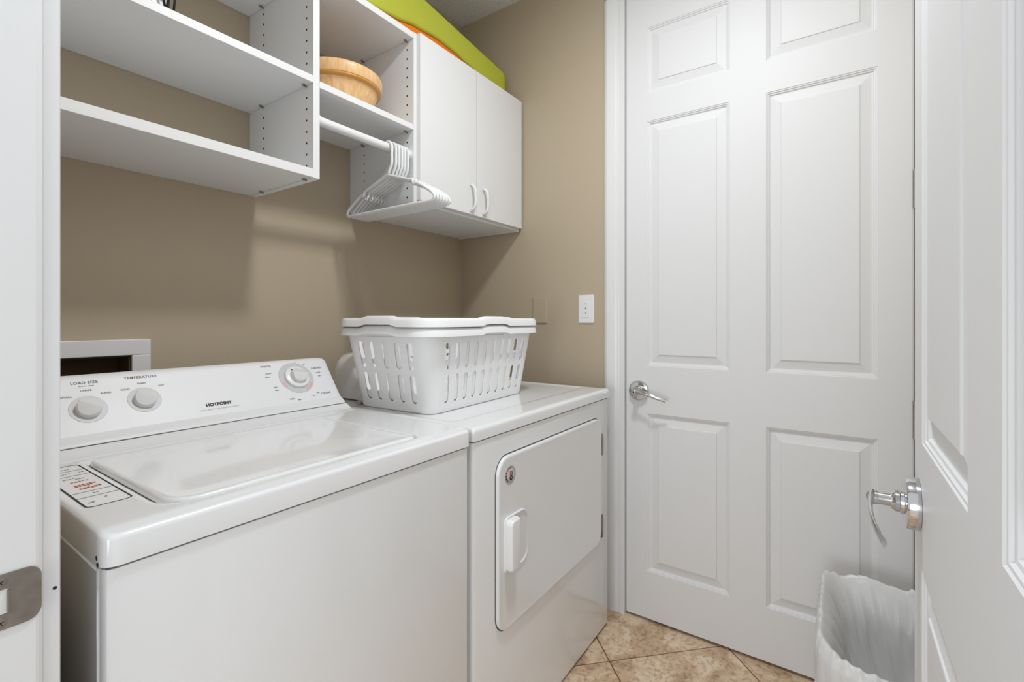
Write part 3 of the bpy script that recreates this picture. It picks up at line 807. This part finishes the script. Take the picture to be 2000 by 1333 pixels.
# instruction sticker on the deck
sx0, sx1, sy0, sy1 = .2015, .2560, .845, 1.118
TZ = Fr((0, 0, .9046), (1, 0, 0), (0, 1, 0))
bm = bmesh.new(); plate(bm, TZ, sx0, sx1, sy0, sy1, .010, .0004, .0001); st = obj('sticker', bm, M['plastic'], wm)
bm = bmesh.new()
tube(bm, [TZ @ Vector((x, y, .0005)) for x, y in rrect(sx0+.0015, sx1-.0015, sy0+.0015, sy1-.0015, .009, 6)], .0013, 6, closed=True, flat=.3)
obj('sticker_border', fix(bm), M['ink'], st)
def sbar(bm, x0, x1, y, h): return box(bm, (x0, y-h/2, .9049), (x1, y+h/2, .9053))
bm = bmesh.new()
for y in (.899, .929, 1.040, 1.076): sbar(bm, sx0+.002, sx1-.002, y, .0020)
for (y, a, b) in ((1.105, .03, .6), (1.092, .05, .7), (1.060, .3, .62), (1.058, .75, .9), (1.022, .25, .60), (1.015, .5, .72), (.914, .45, .62), (.882, .55, .68), (.868, .15, .3)):
    for k in range(int((b-a)*14)):
        xx = sx0+(sx1-sx0)*(a+k/14.); sbar(bm, xx, xx+.0026, y+random.uniform(-.0015, .0015), random.uniform(.002, .005))
obj('print', bm, M['inkg'], st)['kind'] = 'stuff'
bm = bmesh.new()
for (y, a, b, hh) in ((.997, .32, .80, .005), (.975, .30, .80, .0075), (.966, .30, .72, .006), (.951, .32, .85, .010)):
    for k in range(int((b-a)*12)):
        xx = sx0+(sx1-sx0)*(a+k/12.); sbar(bm, xx, xx+.0032, y+random.uniform(-.002, .002), hh*random.uniform(.6, 1.1))
o = obj('print', bm, M['inkr'], st); o['label'] = 'rust-red print rows'; o['kind'] = 'stuff'

# ------------------------------------------------------------ dryer
dy = thing('clothes_dryer', 'white front-loading clothes dryer in the corner under the basket', 'dryer', (1.30, 1.08, 0))
dx0, dx1, df, db = .889, 1.702, .728, 1.470
bm = bmesh.new()
prof = [(dx0, db), (dx0, df+.010), (dx0+.003, df+.003), (dx0+.010, df), (dx1-.012, df), (dx1-.004, df+.003), (dx1, df+.012), (dx1, db)]
loft(bm, [[(x, y, z) for x, y in prof] for z in (.012, .8635)])
autosmooth(obj('body', fix(bm), M['enamel'], dy), 35)
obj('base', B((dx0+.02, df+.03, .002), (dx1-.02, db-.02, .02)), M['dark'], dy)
obj('seam_shade', B((dx0+.004, df+.004, .862), (dx1-.004, db-.004, .868)), M['shadowgap'], dy)  # dark slab painted as the shaded seam under the dryer top
def dtop(x, y):
    z = .9005
    sd = sd_rr(x, y, dx0-.004, dx1+.002, df-.004, db+.002, (.006,)*4)
    r = .012; q = 1-min(1, max(0, -sd)/r); z -= r*(1-math.sqrt(max(0, 1-q*q)))
    d = sd_rr(x, y, dx0+.022, dx1-.022, df+.085, db-.03, (.03,)*4)
    z -= .0035*(1-smoothstep(-.012, 0, d))
    return z
autosmooth(obj('top_deck', height_slab(dx0-.004, dx1+.002, df-.004, db+.002, .8675, dtop, .009), M['enamel'], dy), 60)
# dryer console behind the basket
bm = bmesh.new(); rings = []
cp2 = [(1.215, .9015), (1.220, .9075), (1.232, .930), (1.262, 1.005), (1.284, 1.040), (1.304, 1.052), (1.345, 1.055), (1.40, 1.05), (1.43, 1.03), (1.44, .9015)]
for x, s in ((.984, .45), (.986, .60), (.992, .74), (1.004, .86), (1.022, .94), (1.046, .98), (1.075, 1), (dx1-.06, 1), (dx1-.035, .965), (dx1-.018, .90), (dx1-.008, .78), (dx1-.004, .6)):
    rings.append([(x, 1.290+(y+.025-1.290)*(.25+.75*s), .9015+(z-.9015)*s) for y, z in cp2])
loft(bm, rings); autosmooth(obj('console', fix(bm), M['enamel2'], dy), 50)
obj('console_trim', B((.945, 1.230, .8995), (dx1-.004, 1.255, .9075), .002), M['chrome'], dy)
TF = Fr((0, df, 0), (1, 0, 0), (0, 0, 1))       # local z = -Y
# door: dark plate painted as the shaded gap, then raised rounded door
bm = bmesh.new(); plate(bm, TF, .9755, 1.6245, .3420, .8075, .052, .0005, .0002, 12); obj('door_gap', bm, M['shadowgap'], dy)
bm = bmesh.new(); rings = []
for ins, h in ((.0035, 0), (.0035, .005), (.0045, .0078), (.0075, .0095), (.0115, .0095), (.014, .0090)):
    rings.append([TF @ Vector((x, z, h)) for x, z in rrect(.9755+ins, 1.6245-ins, .3420+ins, .8075-ins, .052-ins, 12)])
loft(bm, rings)
dd = autosmooth(obj('door', fix(bm), M['enamel'], dy), 40)
bm = bmesh.new()      # grip with recess pocket
rings = []
for ins, h in ((0, .009), (.001, .0125), (.003, .0135), (.0045, .0125), (.006, .0098)):
    rings.append([TF @ Vector((x, z, h)) for x, z in rrect(1.004+ins, 1.116-ins, .497+ins, .645-ins, [.034-ins, .016-ins, .016-ins, .034-ins], 8)])
loft(bm, rings); hn = autosmooth(obj('handle', fix(bm), M['enamel'], dd), 40)
bm = bmesh.new(); rings = []
for ins, h in ((0, .010), (.0005, .026), (.004, .032), (.008, .033)):
    rings.append([TF @ Vector((x, z, h)) for x, z in rrect(1.006+ins, 1.050-ins*.6, .503+ins, .640-ins, [.004, .014-min(ins, .008), .014-min(ins, .008), .004], 6)])
loft(bm, rings); autosmooth(obj('grip', fix(bm), M['plastic'], hn), 40)
for z0, z1 in ((.664, .743), (.362, .445)):
    bm = bmesh.new(); box(bm, (1.6205, df-.012, z0), (1.6285, df+.001, z1), .0015); cyl(bm, (1.6245, df-.0105, z0+.012), (1.6245, df-.0105, z1-.012), .0032, 10)
    obj('hinge', fix(bm), M['nickel'], dy)
# round badge
bm = bmesh.new(); TB = TF @ Matrix.Translation((1.032, .752, .0090)) @ Matrix.Scale(1.2, 4)
c_b = TB @ Vector((0, 0, 0)); lathe(bm, c_b, (0, -1, 0), [(0, .0014), (.0234, .0014), (.0246, .0007), (.0246, 0), (0, 0)], 40); bd = obj('badge', fix(bm), mat('grey badge', (.42, .42, .42, 1), .45), dd)
def disc(x, z, r, h, m, n=24, inner=0):
    r *= 1.2; h *= 1.2; inner *= 1.2; b2 = bmesh.new(); lathe(b2, TB @ Vector((x, z, 0)), (0, -1, 0), [(inner, 0), (r, 0), (r, h), (inner, h)] if inner else [(0, 0), (r, 0), (r, h), (0, h)], n); return fix(b2)
obj('badge_face', disc(0, .001, .0135, .0014, None), mat('pale badge', (.66, .60, .58, 1), .4), bd)
bm = bmesh.new()
for k, ch in enumerate('AMERICA'):
    a = math.radians(222-k*22); x, z = .0168*math.cos(a), .0168*math.sin(a)
    merge(bm, text_bm(ch, .0062, TB @ Matrix.Translation((x, z, .0014)) @ Matrix.Rotation(a-PI/2, 4, 'Z'), .0003, .0001))
obj('badge_lettering', bm, M['ink'], bd)
bm = bmesh.new(); box(bm, TB @ Vector((-.0058, -.006, .0013)), TB @ Vector((-.0028, .0105, .0018))); box(bm, TB @ Vector((-.0005, -.004, .0013)), TB @ Vector((.0020, .0085, .0018)))
obj('badge_print', bm, M['inkp'], bd)
bm = bmesh.new(); box(bm, TB @ Vector((-.0026, -.006, .0014)), TB @ Vector((-.0006, .009, .0020))); box(bm, TB @ Vector((.0036, -.003, .0014)), TB @ Vector((.0056, .008, .0020))); box(bm, TB @ Vector((.0056, .001, .0014)), TB @ Vector((.0078, .003, .0020)))
obj('badge_print', bm, mat('dark red ink', (.14, .02, .02, 1), .5), bd)
bm = disc(.0012, -.0068, .0056, .0021, None, inner=.0024); obj('badge_print', bm, M['ink'], bd)

# ------------------------------------------------------------ nested laundry baskets on the dryer
BL, BWd, BH = .60, .395, .243         # outer size at the top of the wall, height
def basket_meshes(ln_a=10, ln_b=5):
    top = (.284, .178, .052); bot = (.246, .151, .036)    # half length, half width, corner radius
    zt = BH-.026
    def P(side, a, h):
        """point on straight side (0 front,1 right,2 back,3 left), a in [-1,1], h in [0,1]"""
        def q(d):
            L, W, r = d
            if side == 0: return Vector((a*(L-r), -W, 0))
            if side == 1: return Vector((L, a*(W-r), 0))
            if side == 2: return Vector((-a*(L-r), W, 0))
            return Vector((-L, -a*(W-r), 0))
        return q(bot)*(1-h)+q(top)*h+Vector((0, 0, .012+(zt-.012)*h))
    def Cn(side, t, h):
        """corner arc following straight side `side`"""
        def q(d):
            L, W, r = d; cs = ((L-r, -(W-r), -90), (L-r, W-r, 0), (-(L-r), W-r, 90), (-(L-r), -(W-r), 180))[side]
            an = math.radians(cs[2]+90*t); return Vector((cs[0]+r*math.cos(an), cs[1]+r*math.sin(an), 0))
        return q(bot)*(1-h)+q(top)*h+Vector((0, 0, .012+(zt-.012)*h))
    bm = bmesh.new()
    slots_h = [(.07, .48), (.54, .93)]
    for side in range(4):
        ln = ln_a if side in (0, 2) else ln_b
        def quad(a0, a1, h0, h1):
            bm.faces.new([bm.verts.new(P(side, a, h)) for a, h in ((a0, h0), (a1, h0), (a1, h1), (a0, h1))])
        def cell(a0, a1, h0, h1, wf):
            am = (a0+a1)/2; hw = (a1-a0)/2*wf
            # side length in metres for round slot ends
            LL = ((top[0]-top[2]) if side in (0, 2) else (top[1]-top[2])); rr = hw*LL/zt
            inner = []; n = 6
            for k in range(n+1): an = PI*k/n; inner.append((am+hw*math.cos(an), h1-.004-rr+rr*math.sin(an)))
            for k in range(n+1): an = PI+PI*k/n; inner.append((am+hw*math.cos(an), h0+.004+rr+rr*math.sin(an)))
            m = len(inner); outer = []
            for (a, h) in inner:
                # project to the cell border
                i = inner.index((a, h))
                if i <= n: f_ = 1-2*i/n; outer.append((am+(a1-a0)/2*f_, h1))
                else: f_ = 2*(i-n-1)/n-1; outer.append((am+(a1-a0)/2*f_, h0))
            I = [bm.verts.new(P(side, a, h)) for a, h in inner]; O = [bm.verts.new(P(side, a, h)) for a, h in outer]
            for k in range(m):
                k2 = (k+1) % m
                bm.faces.new((O[k], O[k2], I[k2], I[k]))
        pad = .01
        for (h0, h1) in slots_h:
            quad(-1, -1+pad, h0, h1); quad(1-pad, 1, h0, h1)
            for k in range(ln):
                a0 = -1+pad+(2-2*pad)*k/ln; a1 = -1+pad+(2-2*pad)*(k+1)/ln
                cell(a0, a1, h0, h1, .46)
        for h0, h1 in ((0, slots_h[0][0]), (slots_h[0][1], slots_h[1][0]), (slots_h[1][1], 1)): quad(-1, 1, h0, h1)
        N = 16; H = [0, slots_h[0][0], slots_h[0][1], slots_h[1][0], slots_h[1][1], 1]
        for k in range(N):
            for h0, h1 in zip(H, H[1:]):
                bm.faces.new([bm.verts.new(Cn(side, t, h)) for t, h in ((k/N, h0), ((k+1)/N, h0), ((k+1)/N, h1), (k/N, h1))])
    # rounded foot and floor of the basket
    def ring(ins, z):
        L, W, r = bot; return [(x, y, z) for x, y in rrect(-L+ins, L-ins, -W+ins, W-ins, r-ins*.9, 10)]
    R0 = [ring(0, .012), ring(.0015, .005), ring(.004, .002), ring(.008, 0), ring(.02, 0)]
    RR = [[bm.verts.new(p) for p in r] for r in R0]
    for a, b in zip(RR, RR[1:]):
        for k in range(len(a)): bm.faces.new((a[k], a[(k+1) % len(a)], b[(k+1) % len(a)], b[k]))
    bm.faces.new(RR[-1])
    bmesh.ops.remove_doubles(bm, verts=bm.verts, dist=.00005)
    bmesh.ops.recalc_face_normals(bm, faces=bm.faces)
    # rim: swept lip, raised at the hand holds
    rim = bmesh.new(); rings = []
    path = []
    L, W, r = top
    for side in range(4):
        nn = 24
        for k in range(nn): path.append((P(side, -1+2*k/nn, 1), side, -1+2*k/nn))
        for k in range(8): path.append((Cn(side, k/8, 1), None, 0))
    prof = [(-.001, 0), (-.001, .020), (.001, .0255), (.005, .0270), (.014, .0270), (.019, .0250), (.0225, .018), (.0250, .002), (.0235, .0015), (.0205, .017), (.016, .022), (.005, .0235), (.0012, .020), (.0012, 0)]
    m = len(path)
    for i in range(m):
        p, side, a = path[i]; d = (path[(i+1) % m][0]-path[i-1][0]).normalized(); nv = Vector((d.y, -d.x, 0))
        lift = 0
        if side is not None:
            hw = .34 if side in (0, 2) else .62
            lift = .0065*(1-smoothstep(hw*.62, hw, abs(a)))
        rings.append([p+nv*u+Vector((0, 0, (v-.0)*1.0+(lift if u > .001 else lift*(v > .01)))) for u, v in prof])
    V = [[rim.verts.new(q) for q in r_] for r_ in rings]; n = len(prof)
    for i in range(m):
        A, B_ = V[i], V[(i+1) % m]
        for k in range(n): rim.faces.new((A[k], A[(k+1) % n], B_[(k+1) % n], B_[k]))
    bmesh.ops.recalc_face_normals(rim, faces=rim.faces)
    return bm, rim
bk = thing('laundry_basket', 'lower white slotted plastic laundry basket standing on the dryer', 'laundry basket', (1.190, 1.088, .8975), 'nested laundry baskets')
bk.rotation_euler = (0, 0, math.radians(2.5))
wbm, rbm = basket_meshes()
sh = obj('shell', wbm, M['basket'], bk, local=True)
so = sh.modifiers.new('thickness', 'SOLIDIFY'); so.thickness = .0022; so.offset = 0
rm = obj('rim', rbm, M['basket'], bk, local=True); autosmooth(rm, 50)
b2 = bk.copy(); C.objects.link(b2); b2.location = (1.190, 1.088, .8975+.0265); b2['label'] = 'upper white laundry basket nested inside the lower one'
wb2, rb2 = basket_meshes(11, 6); rb2.free()
sh2 = obj('shell', wb2, M['basket'], b2, local=True)
so = sh2.modifiers.new('thickness', 'SOLIDIFY'); so.thickness = .0022; so.offset = 0
c2 = rm.copy(); C.objects.link(c2); c2.parent = b2

# ------------------------------------------------------------ bin with liner
bn = thing('trash_bin', 'white plastic bin with a translucent liner bag beside the closet door', 'bin', (1.46, -.115, 0))
bx, by = 1.445, -.105
def bring(L, W, r, z, n=8, dx=0): return [(bx+x+dx, by+y, z) for x, y in rrect(-L-.014, L+.010, -W, W, [min(q, W*.9) for q in (r, r*1.7, r*1.7, r)], n)]
bm = bmesh.new()
R_ = [bring(.150, .095, .05, .002), bring(.155, .10, .055, .0), bring(.160, .105, .055, .01), bring(.198, .130, .065, .385), bring(.204, .136, .068, .387), bring(.205, .137, .068, .398), bring(.204, .136, .066, .404), bring(.2015, .1335, .062, .402), bring(.195, .127, .06, .385), bring(.157, .102, .05, .02)]
loft(bm, R_); autosmooth(obj('bin_body', fix(bm), M['binp'], bn), 40)
bm = bmesh.new(); rings = []
base0 = [(-1, .085, .035, .150), (-.95, .115, .060, .158), (-.85, .138, .078, .185), (-.75, .150, .090, .220), (-.62, .162, .100, .265), (-.5, .171, .108, .305), (-.35, .180, .114, .350), (-.2, .188, .122, .385), (-.08, .195, .1285, .410), (.0, .200, .136, .423), (.08, .206, .140, .4275), (.16, .212, .145, .422), (.25, .2160, .149, .410), (.35, .2170, .150, .390), (.5, .2160, .149, .355), (.62, .215, .148, .31), (.75, .213, .146, .265), (.88, .2115, .144, .215), (1, .210, .143, .165)]
base = []
for a, b in zip(base0, base0[1:]):
    for q in range(3): base.append(tuple(a[m_]+(b[m_]-a[m_])*q/3 for m_ in range(4)))
base.append(base0[-1])
def even(pts, N=240):
    L = [0]
    for k in range(len(pts)): a, b = pts[k], pts[(k+1) % len(pts)]; L.append(L[-1]+math.hypot(b[0]-a[0], b[1]-a[1]))
    out = []; k = 0
    for q in range(N):
        d = L[-1]*q/N
        while L[k+1] < d: k += 1
        a, b = pts[k], pts[(k+1) % len(pts)]; t = (d-L[k])/max(1e-9, L[k+1]-L[k]); out.append((a[0]+(b[0]-a[0])*t, a[1]+(b[1]-a[1])*t))
    return out
per = even(rrect(-1, 1, -.68, .68, .3, 12))
def ridge(v): return (1-abs(noise.noise(v))*2.2)
for s, L, W, z in base:
    ring = []
    pts = even(rrect(-L-.014, L+.010, -W, W, [min(q, W*.9) for q in (.06, .105, .105, .06)], 12))
    for k, (x, y) in enumerate(pts):
        px_, py_ = per[k]
        dirv = Vector((x, y, 0)).normalized()
        big = noise.noise(Vector((px_*3.1, py_*3.1, z*3+4)))
        fold = ridge(Vector((px_*6.5+z*2.2, py_*6.5-z*1.6, z*2.5+9))); fine = ridge(Vector((px_*15, py_*15, z*14)))
        if s < -.1:
            o_ = min(0, (big-.3)*.014)*min(1, -s*2.5)-max(0, fold-.15)*.016*min(1, -s*3)-max(0, fine)*.0035
        elif s > .2:
            o_ = .001+max(0, fold-.25)*.0055*min(1, s*1.8)+max(0, big)*.006*s+max(0, fine)*.003
        else: o_ = max(0, fold-.2)*.004+max(0, fine)*.0008
        zz = z+(max(0, fold)*.008+max(0, big)*.012+fine*.002 if -.12 < s < .2 else 0)+(big*.03*s if s > .5 else 0)
        ring.append((bx+x+dirv.x*o_, by+y+dirv.y*o_, zz))
    rings.append(ring)
loft(bm, rings, cap0=True, cap1=False)
ln = obj('liner_bag', fix(bm), M['liner'], bn, smooth=True); ln['label'] = 'crumpled translucent white liner'
